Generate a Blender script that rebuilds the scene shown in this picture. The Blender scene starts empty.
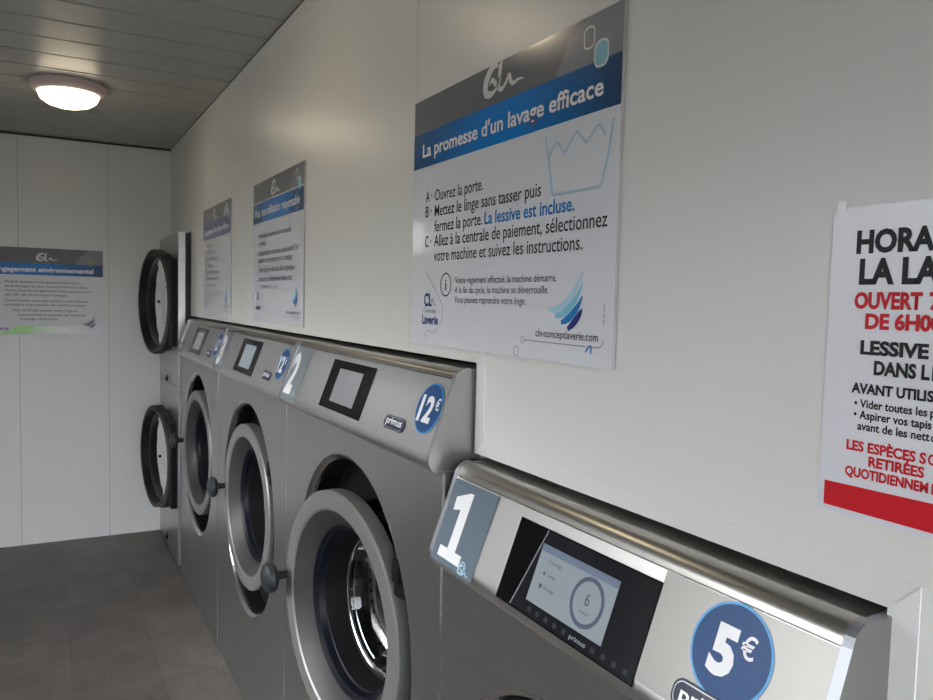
import bpy, bmesh, math, random
from mathutils import Vector, Matrix
random.seed(4)
C = bpy.context.scene.collection
PI = math.pi

# ------------------------------------------------------------------ materials
def mat(name, col, rough=.5, metal=0., spec=.5, emit=None, estr=0., coat=0., bump=None, vary=None):
    m = bpy.data.materials.new(name); m.use_nodes = True
    nt = m.node_tree; b = nt.nodes['Principled BSDF']
    b.inputs['Base Color'].default_value = (*col, 1)
    b.inputs['Roughness'].default_value = rough
    b.inputs['Metallic'].default_value = metal
    b.inputs['Specular IOR Level'].default_value = spec
    b.inputs['Coat Weight'].default_value = coat
    b.inputs['Coat Roughness'].default_value = .05
    if emit:
        b.inputs['Emission Color'].default_value = (*emit, 1); b.inputs['Emission Strength'].default_value = estr
    if vary or bump:
        tc = nt.nodes.new('ShaderNodeTexCoord'); mp = nt.nodes.new('ShaderNodeMapping')
        nz = nt.nodes.new('ShaderNodeTexNoise'); nz.inputs['Detail'].default_value = 5
        nt.links.new(tc.outputs['Object'], mp.inputs[0]); nt.links.new(mp.outputs[0], nz.inputs[0])
        sc, st = (vary or bump)[:2]
        mp.inputs['Scale'].default_value = sc
        nz.inputs['Scale'].default_value = 1
        if vary:
            mx = nt.nodes.new('ShaderNodeMix'); mx.data_type = 'RGBA'
            mx.inputs[6].default_value = (*[c * (1 - st) for c in col], 1); mx.inputs[7].default_value = (*[min(1, c * (1 + st)) for c in col], 1)
            nt.links.new(nz.outputs[0], mx.inputs[0]); nt.links.new(mx.outputs[2], b.inputs['Base Color'])
        if bump:
            bp = nt.nodes.new('ShaderNodeBump'); bp.inputs['Strength'].default_value = bump[1]; bp.inputs['Distance'].default_value = .001
            n2 = nt.nodes.new('ShaderNodeTexNoise'); m2 = nt.nodes.new('ShaderNodeMapping'); m2.inputs['Scale'].default_value = bump[0]
            n2.inputs['Scale'].default_value = 1
            nt.links.new(tc.outputs['Object'], m2.inputs[0]); nt.links.new(m2.outputs[0], n2.inputs[0])
            nt.links.new(n2.outputs[0], bp.inputs['Height']); nt.links.new(bp.outputs[0], b.inputs['Normal'])
    return m

def ramp_mat(name, stops, axis, lo, hi, rough=.25, coat=.3):
    """printed colour gradient along one object axis"""
    m = bpy.data.materials.new(name); m.use_nodes = True
    nt = m.node_tree; b = nt.nodes['Principled BSDF']; b.inputs['Roughness'].default_value = rough
    b.inputs['Coat Weight'].default_value = coat; b.inputs['Coat Roughness'].default_value = .08
    tc = nt.nodes.new('ShaderNodeTexCoord'); sx = nt.nodes.new('ShaderNodeSeparateXYZ'); mr = nt.nodes.new('ShaderNodeMapRange')
    cr = nt.nodes.new('ShaderNodeValToRGB')
    mr.inputs['From Min'].default_value = lo; mr.inputs['From Max'].default_value = hi
    nt.links.new(tc.outputs['Object'], sx.inputs[0]); nt.links.new(sx.outputs[axis], mr.inputs[0]); nt.links.new(mr.outputs[0], cr.inputs[0])
    el = cr.color_ramp.elements
    el[0].position, el[0].color = stops[0][0], (*stops[0][1], 1); el[1].position, el[1].color = stops[-1][0], (*stops[-1][1], 1)
    for p, c in stops[1:-1]:
        e = el.new(p); e.color = (*c, 1)
    nt.links.new(cr.outputs[0], b.inputs['Base Color'])
    return m

def glass_mat(name, tint, refl=1.0, rough=.02):
    m = bpy.data.materials.new(name); m.use_nodes = True
    nt = m.node_tree; nt.nodes.clear()
    o = nt.nodes.new('ShaderNodeOutputMaterial'); t = nt.nodes.new('ShaderNodeBsdfTransparent'); g = nt.nodes.new('ShaderNodeBsdfGlossy')
    f = nt.nodes.new('ShaderNodeFresnel'); mx = nt.nodes.new('ShaderNodeMixShader'); f.inputs[0].default_value = 1.5
    t.inputs[0].default_value = (*tint, 1); g.inputs['Roughness'].default_value = rough; g.inputs[0].default_value = (refl, refl, refl, 1)
    nt.links.new(f.outputs[0], mx.inputs[0]); nt.links.new(t.outputs[0], mx.inputs[1]); nt.links.new(g.outputs[0], mx.inputs[2])
    nt.links.new(mx.outputs[0], o.inputs[0])
    return m

def S(r, g, b):    # sRGB 0-255 -> linear
    f = lambda c: (c / 255 / 12.92) if c / 255 < .04045 else ((c / 255 + .055) / 1.055) ** 2.4
    return (f(r), f(g), f(b))

M = {}
M['wall'] = mat('white_wall_panel', (.70, .695, .655), .33, spec=.5, vary=((1.5, 1.5, 1.5), .02), bump=((9, 9, 9), .03))
M['wall_far'] = mat('white_far_panel', (.68, .68, .66), .36, spec=.5, vary=((1.5, 1.5, 1.5), .02))
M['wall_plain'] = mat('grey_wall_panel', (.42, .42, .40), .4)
M['joint'] = mat('panel_joint', (.36, .36, .35), .5)
M['joint_light'] = mat('panel_joint_light', (.62, .62, .60), .3)
M['trim'] = mat('white_trim', (.71, .712, .69), .34, spec=.4)
M['dark_trim'] = mat('dark_gap_trim', (.03, .028, .025), .6)
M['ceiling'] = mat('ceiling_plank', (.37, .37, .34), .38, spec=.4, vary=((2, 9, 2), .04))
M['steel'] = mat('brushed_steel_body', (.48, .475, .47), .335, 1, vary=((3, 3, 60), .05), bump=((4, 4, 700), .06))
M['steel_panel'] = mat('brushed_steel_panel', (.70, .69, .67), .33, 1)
M['steel_plate'] = mat('smooth_steel_plate', (.27, .264, .25), .38, 1)
M['rail'] = mat('steel_rail', (.48, .47, .44), .28, 1, bump=((120, 2, 120), .02))
M['endcap'] = mat('aluminium_end_trim', (.36, .375, .41), .38, .8)
M['dark_steel'] = mat('dark_side_panel', (.36, .355, .34), .4, 1)  # darker steel for the side sheets of the head
M['door_grey'] = mat('grey_door_ring', (.15, .15, .142), .36, .25)
M['door_cone'] = mat('grey_door_cone', (.040, .040, .038), .42, .1, spec=.2)
M['rim'] = mat('polished_rim_edge_glint', (.62, .62, .62), .2, 1)
M['black'] = mat('black_plastic', (.008, .008, .009), .4, spec=.15)
M['black_matt'] = mat('black_rubber', (.006, .006, .007), .6, spec=.1)
M['gasket'] = mat('navy_gasket', (.004, .0048, .009), .38, spec=.18)
M['chrome'] = mat('bright_chrome', (.75, .75, .75), .12, 1)
M['knob'] = mat('grey_knob', (.018, .021, .023), .45, spec=.3)
M['dryer_black'] = mat('charcoal_dryer_ring', (.012, .012, .013), .35, spec=.25)
M['dryer_grey'] = mat('charcoal_dryer_shell', (.032, .033, .034), .45, spec=.3)
M['glass'] = glass_mat('door_glass', (.62, .65, .67), .6)
M['dryer_glass'] = glass_mat('dryer_glass', (.75, .77, .76))
M['window_glass'] = glass_mat('window_glass', (.98, .98, .98))
M['frame_alu'] = mat('window_frame_metal', (.25, .26, .27), .4)
M['poster'] = mat('poster_white', (.72, .73, .76), .16, coat=.4)
M['poster_matt'] = mat('poster_white_matt', (.70, .71, .74), .45, spec=.25)
M['hdr_matt'] = mat('poster_header_grey_matt', S(112, 113, 117), .45, spec=.25)
M['hdr_light_matt'] = mat('poster_header_lighter_matt', S(136, 138, 143), .45, spec=.25)
M['poster_edge'] = mat('poster_board_edge', (.42, .41, .39), .4)
M['hdr'] = mat('poster_header_grey', S(112, 113, 117), .16, coat=.4)
M['hdr_light'] = mat('poster_header_lighter_grey', S(136, 138, 143), .16, coat=.4)
M['paper'] = mat('laminated_paper', (.70, .70, .74), .22, coat=.5)
M['ink'] = mat('ink_black', (.010, .010, .013), .4, spec=.25)
M['ink_soft'] = mat('ink_dark_grey', (.04, .04, .055), .35)
M['ink_red'] = mat('ink_red', S(200, 20, 36), .4, spec=.25)
M['ink_blue'] = mat('ink_blue', S(15, 120, 190), .3)
M['ink_navy'] = mat('ink_navy', S(35, 45, 120), .3)
M['ink_sky'] = mat('ink_light_blue', S(130, 190, 215), .3)
M['ink_pale'] = mat('ink_pale_blue', S(170, 205, 220), .3)
M['ink_tub'] = mat('ink_pale_blue_outline', S(165, 190, 205), .3)
M['ink_line'] = mat('ink_line_grey', S(140, 145, 160), .3)
M['ink_green'] = mat('ink_green', S(120, 190, 60), .3)
M['white_vinyl'] = mat('white_vinyl', (.88, .88, .90), .3)
M['title_white'] = mat('title_white', (.80, .80, .80), .3)
M['logo_white'] = mat('logo_white', (.66, .65, .64), .3)
M['teal_sq'] = mat('ink_teal', S(110, 175, 195), .3)
M['sticker_thin'] = mat('sheer_number_sticker', (.36, .41, .43), .32, .75)
M['sticker'] = mat('blue_grey_sticker', S(98, 112, 124), .35, spec=.3)
M['price_blue'] = mat('price_blue', S(28, 74, 126), .35, spec=.3)
M['price_ring'] = mat('price_ring_blue', S(80, 165, 225), .35)
M['badge'] = mat('badge_navy', S(28, 28, 60), .25)
M['badge_rim'] = mat('badge_silver', (.5, .5, .55), .25, .6)
M['screen_black'] = mat('screen_black_glass', (.006, .006, .007), .1, spec=.1)
M['screen_reflection'] = mat('screen_painted_reflection', (.014, .015, .017), .14, spec=.2)  # paler tone of the reflection painted on the black screen
M['display'] = mat('lit_display', (.10, .11, .12), .2, emit=S(172, 186, 194), estr=.33)
M['display_dim'] = mat('dim_lit_display', (.15, .15, .16), .2, emit=S(165, 160, 168), estr=.22)
M['display_bar'] = mat('display_header', (.10, .12, .16), .2, emit=S(110, 125, 150), estr=.30)
M['display_ring'] = mat('display_ring', (.06, .07, .10), .2, emit=S(90, 104, 128), estr=.25)
M['display_ink'] = mat('display_ink', (.03, .03, .04), .3, emit=S(60, 68, 80), estr=.2)
M['icon'] = mat('screen_icon', (.025, .027, .032), .4, spec=.2)
M['lamp_dome'] = mat('lit_lamp_dome', (.9, .85, .75), .3, emit=(1, .82, .58), estr=8)
M['lamp_ring'] = mat('lamp_base', (.62, .50, .47), .4)

def drum_mat():
    m = mat('perforated_drum', (.42, .42, .43), .3, 1)
    nt = m.node_tree; b = nt.nodes['Principled BSDF']
    tc = nt.nodes.new('ShaderNodeTexCoord'); sx = nt.nodes.new('ShaderNodeSeparateXYZ'); nt.links.new(tc.outputs['Object'], sx.inputs[0])
    at = nt.nodes.new('ShaderNodeMath'); at.operation = 'ARCTAN2'; nt.links.new(sx.outputs[1], at.inputs[0]); nt.links.new(sx.outputs[2], at.inputs[1])
    def tri(src, k):
        a = nt.nodes.new('ShaderNodeMath'); a.operation = 'MULTIPLY'; a.inputs[1].default_value = k; nt.links.new(src, a.inputs[0])
        s = nt.nodes.new('ShaderNodeMath'); s.operation = 'SINE'; nt.links.new(a.outputs[0], s.inputs[0]); return s.outputs[0]
    p = nt.nodes.new('ShaderNodeMath'); p.operation = 'MULTIPLY'
    nt.links.new(tri(at.outputs[0], 66), p.inputs[0]); nt.links.new(tri(sx.outputs[0], 240), p.inputs[1])
    g = nt.nodes.new('ShaderNodeMath'); g.operation = 'GREATER_THAN'; g.inputs[1].default_value = .45; nt.links.new(p.outputs[0], g.inputs[0])
    mx = nt.nodes.new('ShaderNodeMix'); mx.data_type = 'RGBA'; mx.inputs[6].default_value = (.5, .5, .51, 1); mx.inputs[7].default_value = (.02, .02, .02, 1)
    nt.links.new(g.outputs[0], mx.inputs[0]); nt.links.new(mx.outputs[2], b.inputs['Base Color'])
    return m
M['drum'] = drum_mat()

def floor_mat():
    m = mat('grey_vinyl_floor', (.1, .1, .1), .45, spec=.35)
    nt = m.node_tree; b = nt.nodes['Principled BSDF']
    tc = nt.nodes.new('ShaderNodeTexCoord'); mp = nt.nodes.new('ShaderNodeMapping'); mp.inputs['Rotation'].default_value = (0, 0, PI / 2)
    br = nt.nodes.new('ShaderNodeTexBrick')
    for k, v in (('Scale', 1.0), ('Brick Width', .62), ('Row Height', .31), ('Mortar Size', .0018), ('Mortar Smooth', .3), ('Bias', 0)):
        br.inputs[k].default_value = v
    br.inputs['Color1'].default_value = (.118, .107, .096, 1); br.inputs['Color2'].default_value = (.140, .127, .114, 1); br.inputs['Mortar'].default_value = (.092, .084, .076, 1)
    nt.links.new(tc.outputs['Object'], mp.inputs[0]); nt.links.new(mp.outputs[0], br.inputs[0])
    n1 = nt.nodes.new('ShaderNodeTexNoise'); n1.inputs['Scale'].default_value = 5; n1.inputs['Detail'].default_value = 8; n1.inputs['Roughness'].default_value = .65
    m2 = nt.nodes.new('ShaderNodeMapping'); m2.inputs['Scale'].default_value = (30, 2.2, 1); n2 = nt.nodes.new('ShaderNodeTexNoise'); n2.inputs['Detail'].default_value = 6
    nt.links.new(tc.outputs['Object'], n1.inputs[0]); nt.links.new(tc.outputs['Object'], m2.inputs[0]); nt.links.new(m2.outputs[0], n2.inputs[0])
    def over(col, fac, lo, hi):
        mr = nt.nodes.new('ShaderNodeMapRange'); mr.inputs['From Min'].default_value = .3; mr.inputs['From Max'].default_value = .7
        mr.inputs['To Min'].default_value = lo; mr.inputs['To Max'].default_value = hi; nt.links.new(fac, mr.inputs[0])
        v = nt.nodes.new('ShaderNodeVectorMath'); v.operation = 'SCALE'; nt.links.new(col, v.inputs[0]); nt.links.new(mr.outputs[0], v.inputs['Scale'])
        return v.outputs[0]
    c = over(over(br.outputs[0], n1.outputs[0], .78, 1.22), n2.outputs[0], .88, 1.12)
    nt.links.new(c, b.inputs['Base Color'])
    return m
M['floor'] = floor_mat()

# ------------------------------------------------------------------ object helpers
def link(name, bm, m, parent=None, smooth=False):
    me = bpy.data.meshes.new(name); bm.normal_update(); bm.to_mesh(me); bm.free()
    o = bpy.data.objects.new(name, me); C.objects.link(o)
    for mm in (m if isinstance(m, (list, tuple)) else [m]): me.materials.append(mm)
    if smooth:
        for p in me.polygons: p.use_smooth = True
        try: me.set_sharp_from_angle(angle=math.radians(32))
        except Exception: pass
    if parent: o.parent = parent
    return o

def thing(name, label, cat, loc=(0, 0, 0), rz=0, group=None):
    o = bpy.data.objects.new(name, None); C.objects.link(o); o.empty_display_size = .1
    o.location = loc; o.rotation_euler = (0, 0, rz); o['label'] = label; o['category'] = cat
    if group: o['group'] = group
    return o

def struct(name, bm, m):
    o = link(name, bm, m); o['kind'] = 'structure'; return o

def box(bm, x0, x1, y0, y1, z0, z1, bev=0):
    t = bmesh.new()
    v = [t.verts.new(p) for p in [(x0, y0, z0), (x1, y0, z0), (x1, y1, z0), (x0, y1, z0), (x0, y0, z1), (x1, y0, z1), (x1, y1, z1), (x0, y1, z1)]]
    for f in [(0, 3, 2, 1), (4, 5, 6, 7), (0, 1, 5, 4), (1, 2, 6, 5), (2, 3, 7, 6), (3, 0, 4, 7)]: t.faces.new([v[i] for i in f])
    if bev: bmesh.ops.bevel(t, geom=t.edges[:], offset=bev, segments=2, affect='EDGES', profile=.5)
    me = bpy.data.meshes.new('t'); t.to_mesh(me); t.free(); bm.from_mesh(me); bpy.data.meshes.remove(me)
    return bm
def nb(): return bmesh.new()

def extrude_profile(pts, y0, y1, cap=True, closed=True, bm=None):
    """(x, z) outline carried along Y"""
    bm = bm or nb()
    a = [bm.verts.new((x, y0, z)) for x, z in pts]; b = [bm.verts.new((x, y1, z)) for x, z in pts]
    n = len(pts)
    for i in range(n if closed else n - 1):
        j = (i + 1) % n; bm.faces.new([a[i], a[j], b[j], b[i]])
    if cap and closed:
        bm.faces.new(a[::-1]); bm.faces.new(b)
    bmesh.ops.recalc_face_normals(bm, faces=bm.faces[:])
    return bm

def lathe(prof, n=72, bm=None, mats=None, y=0, z=0, yscale=1):
    """(radius, x) profile turned about the X axis"""
    bm = bm or nb(); rings = []
    for r, x in prof:
        if r < 1e-6: rings.append([bm.verts.new((x, y, z))])
        else: rings.append([bm.verts.new((x, y + r * math.cos(2 * PI * k / n), z + r * math.sin(2 * PI * k / n))) for k in range(n)])
    for i in range(len(rings) - 1):
        A, B = rings[i], rings[i + 1]
        for k in range(n):
            l = (k + 1) % n
            if len(A) == 1 and len(B) == 1: continue
            f = bm.faces.new([A[0], B[l], B[k]]) if len(A) == 1 else bm.faces.new([A[k], A[l], B[0]]) if len(B) == 1 else bm.faces.new([A[k], A[l], B[l], B[k]])
            if mats: f.material_index = mats[i]
    return bm

def recalc(bm):
    bmesh.ops.recalc_face_normals(bm, faces=bm.faces[:]); return bm

class Frame:
    """a plane in the place: origin, u (reading direction), v (up), n (towards the room)"""
    def __init__(s, o, u, v):
        s.o, s.u, s.v = Vector(o), Vector(u).normalized(), Vector(v).normalized(); s.n = s.u.cross(s.v)
    def p(s, u, v, h=0): return s.o + s.u * u + s.v * v + s.n * h
    def poly(s, pts, h, bm=None, mi=0):
        bm = bm or nb(); f = bm.faces.new([bm.verts.new(s.p(u, v, h)) for u, v in pts]); f.material_index = mi; return bm
    def rect(s, u0, v0, u1, v1, h, bm=None): return s.poly([(u0, v0), (u1, v0), (u1, v1), (u0, v1)], h, bm)
    def slab(s, pts, h0, h1, bm=None):
        bm = bm or nb(); a = [bm.verts.new(s.p(u, v, h0)) for u, v in pts]; b = [bm.verts.new(s.p(u, v, h1)) for u, v in pts]
        bm.faces.new(a[::-1]); bm.faces.new(b); n = len(pts)
        for i in range(n): bm.faces.new([a[i], a[(i + 1) % n], b[(i + 1) % n], b[i]])
        return bm
    def stroke(s, pts, w, h, bm=None, closed=False):
        """ribbon of given width(s) along points"""
        bm = bm or nb(); n = len(pts); ws = w if isinstance(w, (list, tuple)) else [w] * n
        L, R_ = [], []
        for i in range(n):
            if closed: a, b = pts[i - 1], pts[(i + 1) % n]
            else: a, b = pts[max(0, i - 1)], pts[min(n - 1, i + 1)]
            dx, dy = b[0] - a[0], b[1] - a[1]; l = math.hypot(dx, dy) or 1
            nx, ny = -dy / l * ws[i] / 2, dx / l * ws[i] / 2
            L.append(bm.verts.new(s.p(pts[i][0] + nx, pts[i][1] + ny, h))); R_.append(bm.verts.new(s.p(pts[i][0] - nx, pts[i][1] - ny, h)))
        for i in range(n if closed else n - 1):
            j = (i + 1) % n; bm.faces.new([R_[i], R_[j], L[j], L[i]])
        return bm
    def arc(s, cu, cv, r, a0, a1, n=24, ry=None):
        ry = ry or r
        return [(cu + r * math.cos(math.radians(a0 + (a1 - a0) * k / n)), cv + ry * math.sin(math.radians(a0 + (a1 - a0) * k / n))) for k in range(n + 1)]
    def disc(s, cu, cv, r, h, bm=None, n=48, ry=None): return s.poly(s.arc(cu, cv, r, 0, 360 * (n - 1) / n, n - 1, ry), h, bm)
    def ring(s, cu, cv, r, w, h, bm=None, n=48): return s.stroke(s.arc(cu, cv, r, 0, 360 * (n - 1) / n, n - 1), w, h, bm, True)

def smoothpts(pts, n=6):
    """Catmull-Rom through points"""
    out = []
    for i in range(len(pts) - 1):
        p0, p1, p2, p3 = pts[max(0, i - 1)], pts[i], pts[i + 1], pts[min(len(pts) - 1, i + 2)]
        for k in range(n):
            t = k / n
            out.append(tuple(.5 * (2 * p1[d] + (p2[d] - p0[d]) * t + (2 * p0[d] - 5 * p1[d] + 4 * p2[d] - p3[d]) * t * t + (3 * p1[d] - p0[d] - 3 * p2[d] + p3[d]) * t ** 3) for d in range(len(p1))))
    out.append(pts[-1]); return out

CAP = {}
def glyphs(text, bold=.0):
    cu = bpy.data.curves.new('lettering', 'FONT'); cu.body = text; cu.size = 1; cu.offset = bold; cu.resolution_u = 3
    ob = bpy.data.objects.new('lettering', cu); C.objects.link(ob)
    dg = bpy.context.evaluated_depsgraph_get(); dg.update()
    me = bpy.data.meshes.new_from_object(ob.evaluated_get(dg))
    C.objects.unlink(ob); bpy.data.objects.remove(ob); bpy.data.curves.remove(cu)
    return me
def write(fr, text, u, v, cap, h, bm, width=None, bold=.015, align='L', shear=0, rot=0):
    """lettering with its baseline at (u, v); cap = capital height in metres"""
    if bold not in CAP:
        me = glyphs('H', bold); CAP[bold] = max(w.co.y for w in me.vertices); bpy.data.meshes.remove(me)
    me = glyphs(text, bold)
    xs = [w.co.x for w in me.vertices]
    x0, x1 = min(xs), max(xs); sy = cap / CAP[bold]; sx = (width / (x1 - x0)) if width else sy * .86
    W = (x1 - x0) * sx; off = {'L': 0, 'C': -W / 2, 'R': -W}[align]
    for w in me.vertices:
        a, b = off + (w.co.x - x0) * sx + shear * w.co.y * sy, w.co.y * sy
        if rot: a, b = a * math.cos(rot) - b * math.sin(rot), a * math.sin(rot) + b * math.cos(rot)
        w.co = fr.p(u + a, v + b, h)
    bm.from_mesh(me); bpy.data.meshes.remove(me)
    return W

# ------------------------------------------------------------------ the room
H, YF, YN, XL, XS = 2.395, 5.13, -1.7, -2.2, 1.15
struct('floor', box(nb(), XL - .1, XS + .1, YN - .1, YF + .1, -.08, 0), M['floor'])

bm = nb()                                       # planked ceiling, grooves run across the room
pr = [(YN - .1, H)]
k = -20
while True:
    y = 2.545 + .208 * k
    k += 1
    if y <= YN - .05: continue
    if y >= YF: break
    pr += [(y - .004, H + .0008), (y - .003, H + .006), (y + .003, H + .006), (y + .004, H - .0008)]
pr.append((YF + .1, H))
top = H + .08
a = [bm.verts.new((XL - .1, y, z)) for y, z in pr]; b = [bm.verts.new((XS + .1, y, z)) for y, z in pr]
for i in range(len(pr) - 1): bm.faces.new([a[i], a[i + 1], b[i + 1], b[i]])
ta = [bm.verts.new((XL - .1, pr[0][0], top)), bm.verts.new((XL - .1, pr[-1][0], top))]; tb = [bm.verts.new((XS + .1, pr[0][0], top)), bm.verts.new((XS + .1, pr[-1][0], top))]
bm.faces.new([ta[0], tb[0], tb[1], ta[1]])
bm.faces.new(a + [ta[1], ta[0]]); bm.faces.new(b + [tb[1], tb[0]])
bm.faces.new([a[0], b[0], tb[0], ta[0]]); bm.faces.new([a[-1], b[-1], tb[1], ta[1]])
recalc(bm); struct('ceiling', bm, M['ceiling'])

# machine wall: one stepped panel over the washers and dryers
Y1N, Y1F, Y2F = .427, 1.226, 4.400
Z1, Z2, Z3 = 1.214, 1.382, 1.842
out = [(YN, 0), (Y1N, 0), (Y1N, Z1), (Y1F, Z1), (Y1F, Z2), (Y2F, Z2), (Y2F, Z3), (YF, Z3), (YF, H), (YN, H)]
bm = nb()
a = [bm.verts.new((0, y, z)) for y, z in out]; b = [bm.verts.new((.04, y, z)) for y, z in out]
bm.faces.new(a); bm.faces.new(b[::-1])
for i in range(len(out)):
    j = (i + 1) % len(out); bm.faces.new([a[i], b[i], b[j], a[j]])
recalc(bm); struct('wall_right', bm, M['wall'])

def wall_with_holes(name, fixed, axis, a0, a1, holes, m, t=.1, z1=H):
    """wall in the plane axis = fixed, from a0 to a1; holes = (a, b, z0, z1)"""
    bm = nb(); xs = sorted({a0, a1, *[h[0] for h in holes], *[h[1] for h in holes]}); zs = sorted({0, z1, *[h[2] for h in holes], *[h[3] for h in holes]})
    for i in range(len(xs) - 1):
        for j in range(len(zs) - 1):
            cx, cz = (xs[i] + xs[i + 1]) / 2, (zs[j] + zs[j + 1]) / 2
            if any(h[0] < cx < h[1] and h[2] < cz < h[3] for h in holes): continue
            if axis == 'x': box(bm, min(fixed, fixed + t), max(fixed, fixed + t), xs[i], xs[i + 1], zs[j], zs[j + 1])
            else: box(bm, xs[i], xs[i + 1], min(fixed, fixed + t), max(fixed, fixed + t), zs[j], zs[j + 1])
    bmesh.ops.remove_doubles(bm, verts=bm.verts[:], dist=1e-5)
    dead = [f for f in bm.faces if sum(1 for g in bm.faces if g is not f and set(g.verts) == set(f.verts))]
    bmesh.ops.delete(bm, geom=dead, context='FACES')
    recalc(bm); return struct(name, bm, m)
LW = (1.10, 3.40, .80, 2.10)                    # big window opposite the machines
FW = (-1.85, -1.5, 1.80, 2.12)                  # small high window in the far wall
NW = (-2.0, -.20, .02, 2.10)                   # glazed entrance door behind the camera
wall_with_holes('wall_left', XL, 'x', YN, YF, [LW], M['wall_plain'], -.1)
wall_with_holes('wall_far', YF, 'y', XL, XS, [FW], M['wall_far'], .1)
wall_with_holes('wall_near', YN, 'y', XL, XS, [NW], M['wall_plain'], -.1)
struct('wall_service', box(nb(), XS, XS + .1, YN, YF, 0, H), M['wall_far'])

def glazed(name, axis, fixed, a0, a1, z0, z1, bars=(), sgn=-1):
    def bx(bm, p0, p1, q0, q1, d0, d1):
        if axis == 'x': box(bm, min(fixed + sgn * d0, fixed + sgn * d1), max(fixed + sgn * d0, fixed + sgn * d1), p0, p1, q0, q1, .003)
        else: box(bm, p0, p1, min(fixed + sgn * d0, fixed + sgn * d1), max(fixed + sgn * d0, fixed + sgn * d1), q0, q1, .003)
    w = .05; bm = nb()
    bx(bm, a0, a0 + w, z0, z1, .02, .08); bx(bm, a1 - w, a1, z0, z1, .02, .08); bx(bm, a0 + w, a1 - w, z0, z0 + w, .02, .08); bx(bm, a0 + w, a1 - w, z1 - w, z1, .02, .08)
    for c in bars: bx(bm, c - w / 2, c + w / 2, z0 + w, z1 - w, .02, .08)
    o = struct(name, bm, M['frame_alu'])
    bm = nb(); g = .048
    if axis == 'x': box(bm, fixed + sgn * .053, fixed + sgn * .047, a0 + g, a1 - g, z0 + g, z1 - g)
    else: box(bm, a0 + g, a1 - g, min(fixed + sgn * .053, fixed + sgn * .047), max(fixed + sgn * .053, fixed + sgn * .047), z0 + g, z1 - g)
    link('window_pane', bm, M['window_glass'], o)
glazed('window_1', 'x', XL, *LW, bars=((LW[0] + LW[1]) / 2,))
glazed('window_2', 'y', YF, *FW, sgn=1)
glazed('door_1', 'y', YN, *NW, bars=(-1.10,))

# trims: panel joints, ceiling cornice and the folded edging round the machine opening
tn = [0]
def trim(bm, m):
    tn[0] += 1; return struct('trim_%d' % tn[0], bm, m)
for y, z0 in ((1.5163, Z2), (2.786, Z2), (4.018, Z2), (.285, 0), (-.96, 0)):
    trim(box(nb(), -.0006, .0004, y - .0015, y + .0015, z0, H), M['joint_light'])
for x in (-.358, -.829, -1.30, -1.77): trim(box(nb(), x - .0015, x + .0015, YF - .0006, YF + .0004, 0 if x > -1.4 or x < -1.8 else 0, 1.79 if -1.8 < x < -1.5 else H), M['joint'])
trim(box(nb(), XL, 0, YF - .006, YF, H - .012, H - .001), M['dark_trim'])                    # shadow gap over the far wall
trim(box(nb(), -.004, 0, YN, YF - .006, H - .045, H - .001, .001), M['trim'])                # cornice over the machine wall
trim(box(nb(), -.0055, -.0035, YN, YF - .006, H - .004, H - .0005), M['dark_trim'])
def edging(y0, y1, z0, z1, kind, m='trim'):
    """flat white angle with mitred ends, .03 wide"""
    w = .03; T = .002 if 'jamb' in kind else .0008
    if kind == 'bottom': q = [(y0, z0), (y1, z0), (y1 - w, z0 + w), (y0 + w, z0 + w)]
    if kind == 'bottom_out': q = [(y0, z0), (y1, z0), (y1 + w, z0 + w), (y0 - w, z0 + w)]
    if kind == 'bottom_step': q = [(y0, z0), (y1, z0), (y1 - w, z0 + w), (y0 - w, z0 + w)]
    if kind == 'top_step': q = [(y0, z0), (y1, z0), (y1, z0 + w), (y0 - w, z0 + w)]
    if kind == 'jamb_step': q = [(y0, z0), (y0, z1), (y0 - w, z1 + w), (y0 - w, z0 + w)]
    if kind == 'jamb_near': q = [(y0, 0), (y0, z1), (y0 - w, z1 + w), (y0 - w, 0)]
    bm = nb(); a = [bm.verts.new((-T, y, z)) for y, z in q]; b = [bm.verts.new((0, y, z)) for y, z in q]
    bm.faces.new(a); bm.faces.new(b[::-1])
    for i in range(4): bm.faces.new([a[i], b[i], b[(i + 1) % 4], a[(i + 1) % 4]])
    recalc(bm); trim(bm, M[m])
edging(Y1N, Y1F, Z1, 0, 'bottom_step', 'wall')
edging(Y1F, 0, Z1, Z2, 'jamb_step')
edging(Y1F, Y2F, Z2, 0, 'top_step', 'wall')
edging(Y1N, 0, 0, Z1, 'jamb_near')

# ------------------------------------------------------------------ round hole in a front panel
def holed_panel(bm, X, y0, y1, z0, z1, cy, cz, r, n=72, mi=0):
    ang = [2 * PI * k / n for k in range(n)]
    cs = [math.atan2(z - cz, y - cy) % (2 * PI) for y in (y0, y1) for z in (z0, z1)]
    ang = sorted(set(ang) | set(cs)); inn, outr = [], []
    for t in ang:
        c, s = math.cos(t), math.sin(t); k = 1e9
        if c > 1e-9: k = min(k, (y1 - cy) / c)
        if c < -1e-9: k = min(k, (y0 - cy) / c)
        if s > 1e-9: k = min(k, (z1 - cz) / s)
        if s < -1e-9: k = min(k, (z0 - cz) / s)
        outr.append(bm.verts.new((X, cy + c * k, cz + s * k))); inn.append(bm.verts.new((X, cy + c * r, cz + s * r)))
    for i in range(len(ang)):
        j = (i + 1) % len(ang); f = bm.faces.new([inn[i], inn[j], outr[j], outr[i]]); f.material_index = mi
    return bm

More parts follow.
